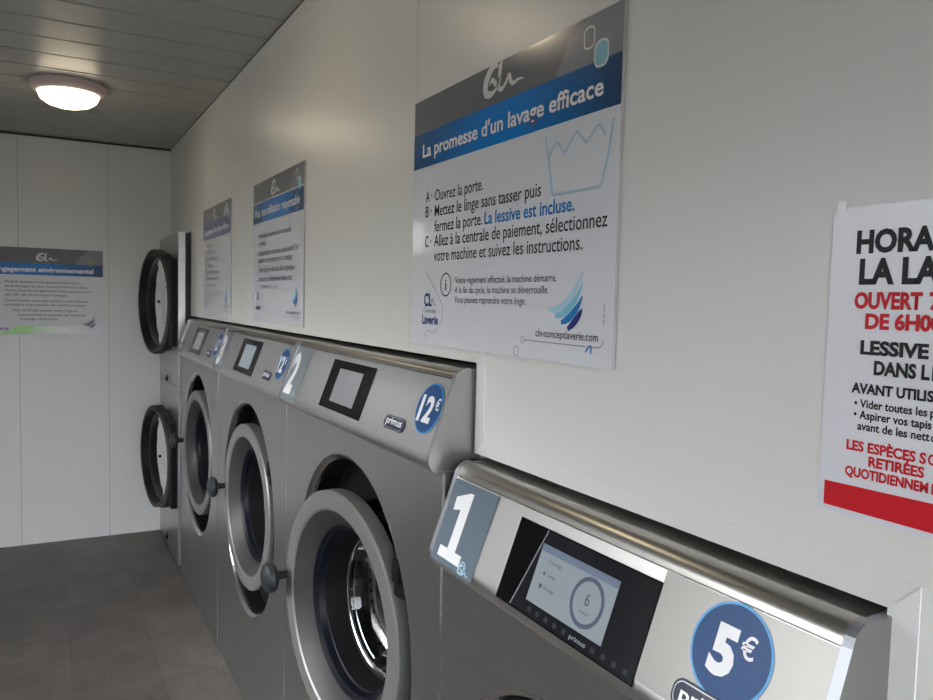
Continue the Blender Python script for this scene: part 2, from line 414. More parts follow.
# ------------------------------------------------------------------ brand script and shared artwork
def script_logo(fr, u, v, s, h, bm):
    """brush-written C L and trailing wave, s = overall width"""
    c = smoothpts([(.40, .92, .05), (.28, 1.0, .10), (.13, .80, .14), (.03, .45, .15), (.05, .12, .13), (.20, .02, .10), (.34, .12, .05), (.42, .25, .02)])
    l = smoothpts([(.50, 1.08, .04), (.46, .85, .09), (.44, .5, .10), (.42, .16, .09), (.52, .05, .07), (.62, .20, .05), (.72, .42, .07), (.76, .20, .08), (.84, .08, .06), (.97, .14, .04), (1.12, .10, .015)])
    x = smoothpts([(.14, .35, .02), (.24, .52, .07), (.34, .30, .08), (.44, .50, .05)])
    for st in (c, l, x): fr.stroke([(u + a * s, v + b * s * .42) for a, b, w in st], [w * s * 1.0 for a, b, w in st], h, bm)
    return bm
def swoosh(fr, u, v, s, h, parent, dark=True):
    cols = ['ink_pale', 'ink_sky', 'ink_blue', 'ink_navy'] if dark else ['ink_line', 'ink_soft', 'ink_line', 'ink_soft']
    root = None
    for i, cn in enumerate(cols):
        top = (1.0 - .0 * i, 1.0 - .22 * i)
        a = (.0 + .2 * i, .30 - .11 * i); bm = nb()
        pts = smoothpts([(a[0], a[1], .10), (.35 + .14 * i, .34 - .085 * i, .17), (.72 + .07 * i, .60 - .12 * i, .14), top + (.02,)])
        fr.stroke([(u + p[0] * s, v + p[1] * s) for p in pts], [p[2] * s * .8 for p in pts], h + .0001 * i, bm)
        o = link('swoosh_mark', bm, M[cn], parent)
def rounded(fr, cu, cv, w, hgt, r, n=5):
    pts = []
    for (sx, sy, a) in ((1, -1, -90), (1, 1, 0), (-1, 1, 90), (-1, -1, 180)):
        x, y = cu + sx * (w / 2 - r), cv + sy * (hgt / 2 - r)
        pts += [(x + r * math.cos(math.radians(a + 90 * k / n)), y + r * math.sin(math.radians(a + 90 * k / n))) for k in range(n + 1)]
    return pts

PW, PH = .672, .506
def poster_base(label, origin, udir, band, grp='information boards on the walls', sfx=''):
    """rigid printed board; origin = lower left corner of its face"""
    t = thing('information_board', label, 'sign', origin, 0, None)
    t['group'] = grp
    fr = Frame((0, 0, 0), udir, (0, 0, 1))
    bm = fr.slab([(0, 0), (PW, 0), (PW, PH), (0, PH)], -.0055, 0)
    for f in bm.faces: f.material_index = 0 if f.normal.length and False else 1
    bm.normal_update()
    for f in bm.faces: f.material_index = 0 if f.normal.dot(fr.n) > .9 else 1
    link('board', bm, [M['poster' + sfx], M['poster_edge']], t)
    link('header', fr.rect(0, band[1], PW, PH, .0003), M['hdr' + sfx], t)
    bm = fr.poly([(.515, band[1]), (.66, band[1]), (PW, band[1]), (PW, PH), (.60, PH), (.545, band[1] + .045)], .0004)
    link('header_facet', bm, M['hdr_light' + sfx], t)
    return t, fr
def band_mat(nm, ax, rev, c0, c1, c2):
    st = [(0, c0), (.42, c1), (.62, c1), (1, c2)]
    if rev: return ramp_mat(nm, [(1 - p, c) for p, c in st][::-1], ax, -PW, 0, .16, .4)
    return ramp_mat(nm, st, ax, 0, PW, .16, .4)
BAND_R = band_mat('title_band_blue', 1, True, S(35, 80, 125), S(5, 125, 205), S(22, 62, 100))
BAND_3 = band_mat('title_band_indigo', 1, True, S(50, 65, 135), S(45, 75, 160), S(35, 50, 110))
BAND_F = ramp_mat('title_band_far', [(0, S(15, 100, 170)), (.5, S(5, 118, 195)), (1, S(25, 65, 105))], 0, 0, PW, .45, 0)
def squares(fr, t, third='teal_sq'):
    bm = fr.stroke(rounded(fr, .597, .475, .024, .030, .009), .0025, .0008, None, True)
    link('square_outline', bm, M['logo_white'], t)
    link('square_mark', fr.poly(rounded(fr, .626, .446, .030, .036, .011), .0007), M[third], t)
    link('square_outline', fr.stroke(rounded(fr, .626, .446, .030, .036, .011), .003, .0009, None, True), M['logo_white'], t)
def roundlogo(fr, t, u=.055, v=.04):
    bm = nb()
    fr.stroke(smoothpts([(u + .018, v + .105), (u - .015 + .10, v + .05), (u + .092, v + .015), (u + .06, v - .012), (u + .022, v - .012), (u + .017, v - .032)], 6), .0018, .0006, bm)
    link('logo_outline', bm, M['ink_line'], t)
    bm = nb(); write(fr, 'CL', u + .008, v + .040, .026, .0006, bm, .036, .03); write(fr, 'Laverie', u, v + .003, .019, .0006, bm, .074, .03)
    link('logo_lettering', bm, M['ink_navy'], t)
    bm = nb(); write(fr, 'Concept', u + .006, v + .026, .010, .0006, bm, .062, .005)
    fr.stroke(smoothpts([(u + .040, v + .046), (u + .048, v + .054), (u + .055, v + .044), (u + .064, v + .042)]), .003, .0006, bm)
    link('logo_small_lettering', bm, M['ink_line'], t)
def footer(fr, t):
    bm = nb()
    fr.stroke([(.448, .030), (.55, .0292), (.612, .0290)], .0018, .0006, bm)
    fr.stroke([(.628, .029), (.64, .029)] + fr.arc(.640, .041, .012, -90, -5, 8), .0018, .0006, bm)
    fr.ring(.442, .030, .0055, .0015, .0006, bm); fr.ring(.423, .010, .008, .0018, .0006, bm)
    link('footer_line', bm, M['ink_line'], t)
    link('footer_tick', fr.stroke([(.612, .021), (.620, .030), (.625, .0305), (.625, .019)], .003, .0008), M['ink_blue'], t)
def tub(fr, t):
    bm = nb()
    fr.stroke([(.493, .352), (.503, .312), (.515, .262), (.518, .2585), (.632, .2585), (.636, .262), (.648, .300), (.658, .350)], .0048, .0005, bm)
    fr.stroke(smoothpts([(.503, .318), (.515, .333), (.526, .337), (.538, .325), (.547, .321), (.558, .332), (.573, .345), (.587, .335), (.598, .327), (.608, .333), (.622, .345), (.632, .342), (.640, .330)], 5), .0045, .0006, bm)
    return link('wash_tub_symbol', bm, M['ink_tub'], t)

# --- board 1 (large, nearest)
RU = (0, -1, 0)
t, fr = poster_base('large glossy wall board reading La promesse d\'un lavage efficace, nearest above washers', (-.0062, 1.509, 1.404), RU, (.366, .437))
link('title_band', fr.rect(0, .366, PW, .437, .0006), BAND_R, t)
bm = nb(); write(fr, 'La promesse d\'un lavage efficace', .044, .387, .0265, .0012, bm, .590, .020); link('title', bm, M['title_white'], t)
link('title_shadow', (lambda b: (write(fr, 'La promesse d\'un lavage efficace', .0450, .3860, .0265, .0009, b, .590, .008), b)[1])(nb()), M['ink_soft'], t)
link('script_logo', script_logo(fr, .296, .455, .115, .001, nb()), M['logo_white'], t)
squares(fr, t); tub(fr, t)
bm = nb()
for s_, u, v, w in (('A ·', .062, .293, .028), ('Ouvrez la porte.', .104, .292, .194), ('B ·', .062, .262, .028), ('Mettez le linge sans tasser puis', .104, .261, .380), ('fermez la porte.', .104, .230, .194),
                    ('C ·', .062, .201, .028), ('Allez à la centrale de paiement, sélectionnez', .104, .201, .548), ('votre machine et suivez les instructions.', .104, .171, .492)):
    write(fr, s_, u, v, .0225, .0005, bm, w, .006)
link('instructions', bm, M['ink'], t)
bm = nb(); write(fr, 'La lessive est incluse.', .306, .230, .0225, .0005, bm, .268, .02); link('blue_sentence', bm, M['ink_blue'], t)
bm = nb()
fr.ring(.160, .123, .022, .003, .0006, bm); write(fr, 'i', .160, .112, .022, .0006, bm, .0055, .012, 'C')
for s_, u, v, w in (('· Votre règlement effectué, la machine démarre.', .190, .125, .344), ('· A la fin du cycle, la machine se déverrouille.', .190, .1065, .323), ('Vous pouvez reprendre votre linge.', .198, .088, .250)):
    write(fr, s_, u, v, .0125, .0005, bm, w, .004)
link('notes', bm, M['ink_soft'], t)
bm = nb(); write(fr, 'cln-conceptlaverie.com', .480, .0375, .0125, .0005, bm, .160, .006); write(fr, 'Ne pas jeter', .653, .063, .004, .0005, bm, .03, 0, rot=PI / 2); link('web_address', bm, M['ink_soft'], t)
roundlogo(fr, t); footer(fr, t); swoosh(fr, .515, .055, .086, .0006, t)

# --- board 2
t, fr = poster_base('middle wall board reading Pour une utilisation responsable, second of three over the washers', (-.0062, 2.946, 1.404), RU, (.366, .437))
t.scale = (1, .955, 1)
link('title_band', fr.rect(0, .360, PW, .432, .0006), BAND_R, t)
bm = nb(); write(fr, 'Pour une utilisation responsable', .030, .383, .029, .001, bm, .600, .02); link('title', bm, M['title_white'], t)
link('script_logo', script_logo(fr, .275, .445, .105, .001, nb()), M['logo_white'], t)
squares(fr, t); tub(fr, t)
bm = nb()
for s_, u, v, w in (('Videz bien les poches des vêtements', .085, .302, .45), ('et fermez.', .085, .274, .12), ('La lessive étant comprise, il est inutile d\'en', .085, .240, .53),
                    ('ajouter, ceci pouvant nuire au rinçage.', .085, .214, .47), ('Votre linge ne doit pas être imprégné.', .085, .180, .50), ('La direction de l\'établissement décline toute', .085, .147, .46)):
    write(fr, s_, u, v, .019, .0005, bm, w, .008)
link('instructions', bm, M['ink_soft'], t)
bm = nb(); write(fr, 'responsabilité en cas de vol.', .125, .120, .017, .0005, bm, .25, .004); link('notes', bm, M['ink_line'], t)
bm = nb(); write(fr, 'cln-conceptlaverie.com', .480, .0375, .0125, .0005, bm, .160, .006); link('web_address', bm, M['ink_soft'], t)
roundlogo(fr, t); footer(fr, t); swoosh(fr, .535, .065, .078, .0006, t)

# --- board 3
t, fr = poster_base('small-looking wall board with indigo title band, farthest of the three over the washers', (-.0062, 3.990, 1.404), RU, (.362, .437))
t.scale = (1, .940, 1)
link('title_band', fr.rect(0, .360, PW, .437, .0006), BAND_3, t)
bm = nb(); write(fr, 'La promesse d\'un séchage efficace', .044, .384, .027, .001, bm, .590, .02); link('title', bm, M['title_white'], t)
link('script_logo', script_logo(fr, .275, .446, .100, .001, nb()), M['logo_white'], t)
squares(fr, t)
bm = nb()
for s_, v, w in (('A · Ouvrez la porte.', .318, .19), ('B · Mettez le linge dans la', .288, .30), ('machine et fermez la porte.', .258, .32), ('C · Allez à la', .226, .19), ('centrale de paiement, suivez', .194, .33), ('les instructions et validez.', .165, .31), ('Sélectionnez le temps', .135, .25)):
    write(fr, s_, .080, v, .019, .0005, bm, w, .008)
link('instructions', bm, M['ink_soft'], t)
bm = nb(); fr.ring(.150, .095, .020, .003, .0006, bm)
for s_, v, w in (('· Votre règlement effectué, la machine démarre.', .103, .32), ('· A la fin du cycle, la machine s\'arrête.', .086, .30), ('Vous pouvez reprendre votre linge.', .067, .19)): write(fr, s_, .185, v, .0125, .0005, bm, w, .004)
link('notes', bm, M['ink_line'], t)
bm = nb(); write(fr, 'cln-conceptlaverie.com', .480, .0375, .0125, .0005, bm, .160, .006); link('web_address', bm, M['ink_soft'], t)
roundlogo(fr, t); footer(fr, t); swoosh(fr, .535, .060, .075, .0006, t)

# --- board 4 on the far wall
t, fr = poster_base('wall board with green lower stripe reading engagement environnemental, on the far wall', (-1.062, YF - .0057, 1.240), (1, 0, 0), (.345, .416), sfx='_matt')
link('title_band', fr.rect(0, .349, PW, .418, .0006), BAND_F, t)
bm = nb(); write(fr, 'Un engagement environnemental', .050, .368, .027, .001, bm, .570, .03); link('title', bm, M['title_white'], t)
link('script_logo', script_logo(fr, .325, .434, .098, .001, nb()), M['logo_white'], t)
bm = fr.stroke(rounded(fr, .577, .458, .022, .026, .008), .0025, .0008, None, True); link('square_outline', bm, M['ink_line'], t)
link('square_outline', fr.stroke(rounded(fr, .606, .432, .028, .034, .010), .004, .0009, None, True), M['ink_green'], t)
bm = nb()
for s_, u, v, w in (('Notre lessive écologique limite ainsi', .165, .302, .378), ('les prélavages et donc la consommation d\'eau.', .163, .277, .430), ('Active dans les programmes basse température', .163, .252, .444), ('dès 30° elle économise l\'énergie.', .163, .227, .318),
                    ('Cette lessive, sans sels alcalins ni phosphates,', .163, .194, .434), ('participe à la protection de l\'environnement.', .163, .170, .418),
                    ('Nos machines pèsent votre linge et', .200, .138, .335), ('consomment la quantité de lessive et', .228, .112, .350), ('d\'énergie nécessaires.', .236, .088, .200)):
    write(fr, s_, u, v, .0145, .0005, bm, w, .006)
link('instructions', bm, M['ink_soft'], t)
GR = ramp_mat('green_stripe', [(0, S(105, 190, 40)), (.45, S(120, 195, 70)), (.85, (.66, .69, .66)), (1, (.70, .72, .73))], 0, .05, .50, .2)
bm = fr.poly([(0, .008), (.60, .008), (.60, .050), (.235, .055), (.205, .050), (.190, .030), (.165, .022), (0, .020)], .0005); link('green_stripe', bm, GR, t)
bm = nb(); write(fr, 'CL', .095, .070, .030, .0006, bm, .045, .03); write(fr, 'Laverie', .090, .030, .020, .0006, bm, .09, .03); link('logo_lettering', bm, M['ink_navy'], t)
bm = nb(); write(fr, 'cln-conceptlaverie.com', .48, .030, .009, .0006, bm, .140, .0); link('web_address', bm, M['ink_line'], t)
link('leaf_mark', fr.disc(.135, .300, .010, .0005), M['ink_green'], t)
swoosh(fr, .555, .045, .075, .0006, t, False)

# --- laminated opening-hours notice
t = thing('paper_notice', 'laminated white paper notice with red and black opening hours lettering, taped right of the boards', 'notice', (-.0008, .507, 1.297))
fr = Frame((0, 0, 0), RU, (0, 0, 1))
NWD = .215
bm = fr.slab([(-.001, -.006), (NWD, -.009), (NWD, .301), (0, .299)], -.0006, 0)
link('paper', bm, M['paper'], t)
bm = nb()
for s_, v, cap, w, u, bo in (('HORA', .2545, .0215, .0765, .027, .045), ('IRES DE', .2545, .0215, .105, .1075, .045), ('LA LA', .2245, .0240, .0785, .0315, .045), ('VERIE', .2245, .0240, .084, .1125, .045),
                             ):
    write(fr, s_, u, v, cap, .0004, bm, w, bo)
link('headline', bm, M['ink'], t)
bm = nb()
for s_, v, cap, w, u, bo in (('LESSIVE', .156, .0132, .0665, .0370, .045), ('INCLUSE', .156, .0132, .066, .1090, .045), ('DANS L', .137, .0132, .0535, .052, .045), ('E PRIX', .137, .0132, .052, .1075, .045)):
    write(fr, s_, u, v, cap, .0004, bm, w, bo)
link('subheading', bm, M['ink'], t)
bm = nb()
for s_, v, cap, w, u, bo in (('AVANT UTILI', .1175, .0098, .0735, .030, .04), ('SATION', .1175, .0098, .045, .1045, .04), ('• Vider toutes les', .1035, .0080, .0715, .034, .022), ('poches', .1035, .0080, .030, .1080, .022),
                             ('• Aspirer vos tapis', .0925, .0080, .0760, .034, .022), ('et plaids', .0925, .0080, .034, .1125, .022), ('avant de les nett', .0815, .0080, .0705, .0385, .022), ('oyer', .0815, .0080, .017, .1100, .022)):
    write(fr, s_, u, v, cap, .0004, bm, w, bo)
link('small_print', bm, M['ink'], t)
bm = nb()
for s_, v, cap, w, u in (('OUVERT', .2005, 0.0155, .0670, .028), ('7J/7', .2005, .0155, .040, .1010), ('DE 6H00', .181, .0145, .0735, .0405), ('À 22H', .181, .0145, .048, .1200)): write(fr, s_, u, v, cap, .0004, bm, w, .045)
link('red_headline', bm, M['ink_red'], t)
bm = nb()
for s_, v, cap, w, u in (('LES ESPÈCES S', .0605, .0098, .0790, .028), ('ONT', .0605, .0098, .022, .1085), ('RETIRÉES', .0475, .0098, .0540, .0520), ('QUOTIDIENNEM', .0345, .0095, .0825, .028), ('ENT', .0345, .0095, .020, .1132)):
    write(fr, s_, u, v, cap, .0004, bm, w, .04)
link('red_small_print', bm, M['ink_red'], t)
link('red_stripe', fr.poly([(.006, .000), (NWD - .004, -.002), (NWD - .004, .0270), (.006, .0245)], .0004), M['ink_red'], t)
bm = fr.rect(.004, .294, .014, .306, .0006); link('tape', bm, M['white_vinyl'], t)

# ------------------------------------------------------------------ washers
def rounded_rect(fr, u0, v0, u1, v1, r): return rounded(fr, (u0 + u1) / 2, (v0 + v1) / 2, u1 - u0, v1 - v0, r, 7)

def washer(label, y0, y1, fy0, fy1, top_f, bot_f, ztop, number, price, scr, disp, badge, price_u, cy, cz, rr, door_r, door_loc, door_th, dispmat, detailed):
    """y0..y1 body, fy0..fy1 head (near..far), top_f/bot_f = (x, z) of the slanted panel's upper and lower edge"""
    XF = -.07; XB = .80
    t = thing('washing_machine', label, 'washing machine', (XF, (y0 + y1) / 2, 0), 0, 'front-loading washers in a row under the wall')
    W = lambda x, y, z: (x - XF, y - (y0 + y1) / 2, z)
    yc = (y0 + y1) / 2
    zf = bot_f[1] - .012
    body = nb()
    g = .0012
    by0, by1 = y0 + g, y1 - g
    # front sheet with round hole, rounded lip
    holed_panel(body, 0, by0 - yc + .004, by1 - yc, .012, zf, cy - yc, cz, rr)
    fbe = body.faces.new([body.verts.new(p) for p in ((0, by0 - yc + .004, .012), (0, by0 - yc + .004, zf), (.0035, by0 - yc, zf), (.0035, by0 - yc, .012))]); fbe.material_index = 1  # narrow edge bevel, its highlight put into the brighter metal colour
    lip = [(rr, 0), (rr - .003, .0004), (rr - .010, .004), (rr - .016, .011), (rr - .018, .020)]
    lathe(lip, 72, body, [1] * 4, cy - yc, cz)
    # shell
    def quad(a, b_, c, d): body.faces.new([body.verts.new(p) for p in (a, b_, c, d)])
    X2 = XB - XF; a, b = by0 - yc, by1 - yc; zt = zf
    xm = .085
    for y in (a, b): body.faces.new([body.verts.new(p) for p in ((.0035 if y == a else 0, y, .012), (X2, y, .012), (X2, y, ztop - .02), (xm, y, ztop - .02), (xm, y, zt), (.0035 if y == a else 0, y, zt))])
    quad((X2, a, .012), (X2, b, .012), (X2, b, ztop - .02), (X2, a, ztop - .02)); quad((0, a, .012), (X2, a, .012), (X2, b, .012), (0, b, .012))
    quad((0, a, zt), (xm, a, zt), (xm, b, zt), (0, b, zt)); quad((xm, a, zt), (xm, a, ztop - .02), (xm, b, ztop - .02), (xm, b, zt)); quad((xm, a, ztop - .02), (X2, a, ztop - .02), (X2, b, ztop - .02), (xm, b, ztop - .02))
    # plinth on the floor
    box(body, .006, X2 - .02, a + .01, b - .01, 0, .013)
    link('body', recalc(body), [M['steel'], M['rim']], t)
    # recess behind the door, with the drum mouth
    rd = door_r - .035
    bm = lathe([(rr - .018, .020), (rr - .019, .075), (rr - .03, .088), (rd + .02, .092), (rd, .100), (rd - .005, .16)], 72, None, None, cy - yc, cz)
    link('door_recess', recalc(bm), M['black'], t, True)
    bm = nb(); box(bm, .045, .080, cy - yc - rr + .035, cy - yc - rr + .050, cz - .02, cz + .07, .003)
    link('lock_catch', bm, M['black'], t)
    # perforated drum
    dr = link('drum', lathe([(rd - .005, .16), (rd + .02, .165), (rd + .05, .18), (rd + .05, .62), (rd * .6, .66), (0, .67)], 72), M['drum'], t, True)
    dr.location = (0, cy - yc, cz)
    for k in range(3):
        bm = box(nb(), .20, .58, -.02, .02, rd - .02, rd + .052, .008)
        bmesh.ops.transform(bm, matrix=Matrix.Rotation(2 * PI * k / 3 + .5, 4, 'X'), verts=bm.verts[:]); link('drum_lifter', bm, M['steel'], dr)
    # head: rail, slanted control panel, ends
    tx, tz = top_f; bx_, bz = bot_f
    rail = [(.055, ztop - .006), (.012, ztop - .002), (-.004 + .0, ztop)]
    n = 7
    # concave shelf then rounded nose down to the panel
    R0 = Vector((tx + .024, ztop - .002)); pts = [(.055, ztop - .004), (.020, ztop - .003), (tx + .034, ztop - .006), (tx + .026, ztop - .003)]
    e = Vector((tx - .002, tz + .001))
    for k in range(1, n + 1):
        a_ = k / n * PI / 2 * .92
        pts.append((tx + .026 - (.028) * math.sin(a_), ztop - .003 - (ztop - .003 - tz - .001) * (1 - math.cos(a_)) / (1 - math.cos(PI / 2 * .92))))
    pts += [(tx + .004, tz + .001), (tx + .012, tz + .004), (.055, tz + .004)]
    link('top_rail', extrude_profile([(x - XF, z) for x, z in pts], fy0 + .012 - yc, fy1 - .012 - yc), M['rail'], t, True)
    dx, dz = (bx_ - tx), (bz - tz); L = math.hypot(dx, dz); ux, uz = dx / L, dz / L
    fold = .022
    px, pz = bx_ - ux * fold, bz - uz * fold
    pan = [(tx + .0005, tz - .0015), (px, pz)]
    q0 = Vector((px, pz)); q1 = Vector((bx_, bz)); q2 = Vector((bx_ + .016, bz - .014))
    for k in range(1, 9):
        s_ = k / 8; v_ = q0 * (1 - s_) ** 2 + q1 * 2 * s_ * (1 - s_) + q2 * s_ ** 2; pan.append((v_.x, v_.y))
    pan += [(XF + .003, bz - .012), (XF + .06, bz - .012), (.055, bz - .012), (.055, tz - .0015)]
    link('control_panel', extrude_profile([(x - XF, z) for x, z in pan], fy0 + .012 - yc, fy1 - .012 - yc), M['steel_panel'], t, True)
    # cast ends: side sheet and bright edge strip following the profile
    prof = [(x, z) for x, z in pts[:-3]] + pan[1:10]
    sil = [(.055, ztop - .004)] + prof[1:] + [(.055, bz - .012)]
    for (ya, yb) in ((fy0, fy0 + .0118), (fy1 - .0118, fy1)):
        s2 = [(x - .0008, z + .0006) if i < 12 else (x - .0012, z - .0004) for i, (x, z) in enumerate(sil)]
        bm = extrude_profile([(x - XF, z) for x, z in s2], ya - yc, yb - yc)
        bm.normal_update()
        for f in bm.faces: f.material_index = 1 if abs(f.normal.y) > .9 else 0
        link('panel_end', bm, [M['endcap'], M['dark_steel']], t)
    # frame on the slanted panel: u runs from the far end towards the near end
    o_ = Vector((tx - XF, fy1 - yc, tz)); fr = Frame(o_, (0, -1, 0), (-ux, 0, -uz))
    FWD = fy1 - fy0
    V = lambda d: -d
    # number sticker
    st = link('number_sticker', fr.rect(.012, V(L - .004), .155, V(.004), .0006), M['sticker' if detailed else 'sticker_thin'], t)
    bm = nb()
    if number == '1':
        fr.poly([(.030, V(.120)), (.056, V(.120)), (.056, V(.052)), (.033, V(.057)), (.031, V(.034)), (.072, V(.019)), (.083, V(.019)), (.083, V(.120)), (.106, V(.120)), (.106, V(.138)), (.030, V(.138))][::-1], .0009, bm)
    else: write(fr, number, .020, V(.137), .116, .0009, bm, .068, .045)
    link('number', bm, M['white_vinyl'], st)
    bm = nb(); script_logo(fr, .108, V(.145), .034, .0010, bm); fr.ring(.118, V(.136), .010, .002, .0010, bm); link('script_logo', bm, M['ink_pale'], st)
    # screen
    u0, u1, v0, v1 = scr
    sc = link('screen', fr.slab([(u0, V(v1)), (u1, V(v1)), (u1, V(v0)), (u0, V(v0))], 0, .0008), M['screen_black'], t)
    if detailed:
        link('painted_reflection', fr.poly([(u0 + .040, V(v1 - .003)), (u1 - .002, V(v1 - .002)), (u1 - .002, V(v0 + .002)), (u0 + .074, V(v0 + .002))], .0010), M['screen_reflection'], sc)  # room reflection painted as a paler area of the screen
        link('painted_reflection_edge', fr.stroke([(u0 + .040, V(v1 - .003)), (u0 + .074, V(v0 + .002))], .0022, .0016), M['badge_rim'], sc)  # light line painted along the edge of that reflection
    d0, d1, e0, e1 = disp
    link('display', fr.rect(d0, V(e1), d1, V(e0), .0014), M[dispmat], sc)
    if detailed:
        link('display_header', fr.rect(d0, V(e0 + .010), d1, V(e0), .0017), M['display_bar'], sc)
        cu, cv = d1 - .047, V((e0 + e1) / 2 + .003)
        link('dial', fr.ring(cu, cv, .030, .006, .0018), M['display_ring'], sc)
        bm = nb(); write(fr, '6', cu, cv - .004, .016, .0018, bm, .009, .0, 'C'); write(fr, 'minutes', cu, cv - .015, .004, .0018, bm, .020, .0, 'C')
        write(fr, 'Prélavage', d0 + .024, V(e0 + .022), .005, .0018, bm, .030, .0); write(fr, 'Lavage', d0 + .030, V(e0 + .040), .005, .0018, bm, .018, .0); write(fr, 'Rinçage', d0 + .030, V(e0 + .058), .005, .0018, bm, .024, .0)
        fr.disc(d0 + .022, V(e0 + .038), .0025, .0018, bm, 12); fr.disc(d0 + .022, V(e0 + .056), .0035, .0018, bm, 12)
        link('display_text', bm, M['display_ink'], sc)
        for k in range(11):
            if k in (5, 6): continue
            link('touch_icon', fr.rect(d0 + .010 + k * .0205, V(e1 + .0135), d0 + .018 + k * .0205, V(e1 + .0065), .0014), M['icon'], sc)
        bm = nb(); write(fr, 'primus', d0 + .109, V(e1 + .013), .006, .0014, bm, .034, .02); link('screen_lettering', bm, M['ink_line'], sc)
        # separate bright plate right of the screen
        link('front_plate', fr.slab([(u1 - .0005, V(L - .020)), (FWD - .0125, V(L - .020)), (FWD - .0125, V(.002)), (u1 - .0005, V(.002))], 0, .0006), M['steel_plate'], t)
    # price sticker
    cu, cv = price_u, V(.0535 if detailed else .066); R_ = .0525 if detailed else .0505
    ps = link('price_sticker', fr.disc(cu, cv, R_, .0012), M['price_ring'], t)
    link('price_field', fr.disc(cu, cv, R_ - .003, .0015), M['price_blue'], ps)
    bm = nb()
    if price == '5': write(fr, '5', cu - .025, cv - .024, .050, .0019, bm, .033, .05); write(fr, '€', cu + .011, cv + .002, .022, .0019, bm, .018, .015)
    else: write(fr, '12', cu - .036, cv - .026, .050, .0019, bm, .056, .04); write(fr, '€', cu + .024, cv + .0, .022, .0019, bm, .017, .015)
    link('price', bm, M['white_vinyl'], ps)
    # maker's badge
    b0, b1, c0, c1 = badge
    bd = link('badge', fr.slab(rounded_rect(fr, b0, V(c1), b1, V(c0), .014), 0, .0024), M['badge'], t)
    link('badge_outline', fr.stroke(rounded_rect(fr, b0 + .003, V(c1 - .003), b1 - .003, V(c0 + .003), .012), .0012, .0028, None, True), M['badge_rim'], bd)
    bm = nb(); write(fr, 'primus', (b0 + b1) / 2, V(c1 - .0105), .0155, .0029, bm, (b1 - b0) * .78, .02, 'C'); link('badge_lettering', bm, M['white_vinyl'], bd)
    # door
    ro = door_r; ri = ro * .832
    prof = [(ro - .001, .040), (ro, .030), (ro, .005), (ro - .004, .0008), (ro - .008, 0), (ri + .006, .0005), (ri + .001, .004)]
    dm = [0] * (len(prof) - 1)
    prof += [(ri - .010, .016), (ri - .040, .040), (ri - .043, .046)]; dm += [1, 1, 2]
    prof += [(ri - .050, .052), (ri - .02, .060), (ro - .03, .062), (ro - .001, .040)]; dm += [2, 2, 2, 2]
    dl = W(*door_loc)
    door = link('door', recalc(lathe(prof, 96, None, dm)), [M['door_grey'], M['door_cone'], M['gasket']], t, True)
    door.location = dl; door.rotation_euler = (0, 0, door_th)
    rg = ri - .048
    link('door_gasket', recalc(lathe([(rg + .004, .048), (rg - .004, .050), (rg - .008, .066), (rg - .012, .068), (rg - .020, .118), (rg - .030, .122), (rg - .030, .128), (rg + .004, .128), (rg + .004, .048)], 96, None, [0, 0, 0, 1, 1, 1, 1, 1])), [M['gasket'], M['black_matt']], door, True)
    link('door_glass', lathe([(rg - .030, .124), (rg - .036, .126), (rg - .046, .150), (rg - .060, .168), (rg - .085, .178), (0, .182)], 96), M['glass'], door, True)
    for dr_, dx_ in ((-.0285, .1225), (-.038, .136)):
        link('chrome_ring', lathe([(rg + dr_ + .002, dx_), (rg + dr_, dx_ - .0015), (rg + dr_ - .002, dx_), (rg + dr_, dx_ + .0015), (rg + dr_ + .002, dx_)], 96), M['chrome'], door, True)
    # hinge on the near edge
    bm = nb(); box(bm, .010, .060, -ro - .020, -ro + .040, .135, .235, .004); box(bm, .002, .030, -ro + .010, -ro + .036, .165, .215, .004)
    link('hinge', bm, M['black_matt'], door)
    # handle: stem and round knob standing off the far edge
    kb = lathe([(0, -.064), (.022, -.063), (.036, -.056), (.041, -.045), (.038, -.036), (.028, -.030), (.012, -.025), (.010, .008), (0, .008)], 32, None, None, ro - .005, .012)
    link('handle', recalc(kb), M['knob'], door, True)
    return t

BIG = dict(top_f=(-.038, 1.352), bot_f=(-.0955, 1.196), ztop=1.374, price='12', scr=(.350, .637, .014, .139), disp=(.414, .574, .034, .119), badge=(.770, .868, .101, .130), price_u=.942, rr=.387, door_r=.297, detailed=False)
washer('steel front-loading washer numbered 2 with 12 € price and dark screen, just beyond washer 1', 1.216, 2.243, 1.235, 2.2425, number='2', cy=1.722, cz=.735, door_loc=(-.105, 1.700, .742), door_th=.118, dispmat='display_dim', **BIG)
B3 = dict(BIG)
washer('steel front-loading washer numbered 3, between washer 2 and the farthest washer', 2.243, 3.268, 2.2435, 3.2675, number='3', cy=2.757, cz=.735, door_loc=(-.074, 2.768, .738), door_th=.042, dispmat='display', **B3)
washer('farthest steel front-loading washer, standing beside the tall stacked dryer', 3.268, 4.262, 3.2685, 4.262, number='4', cy=3.785, cz=.742, door_loc=(-.070, 3.805, .742), door_th=.050, dispmat='display_dim', **B3)
washer('nearest and lowest washer, numbered 1 with lit screen and 5 € price sticker', .427, 1.213, .422, 1.197, top_f=(-.056, 1.1845), bot_f=(-.1095, 1.042), ztop=1.2115, number='1', price='5', scr=(.230, .537, .017, .142), disp=(.302, .471, .038, .121),
       badge=(.594, .704, .1005, .1335), price_u=.651, cy=.845, cz=.605, rr=.318, door_r=.240, door_loc=(-.080, .84, .600), door_th=.03, dispmat='display', detailed=True)

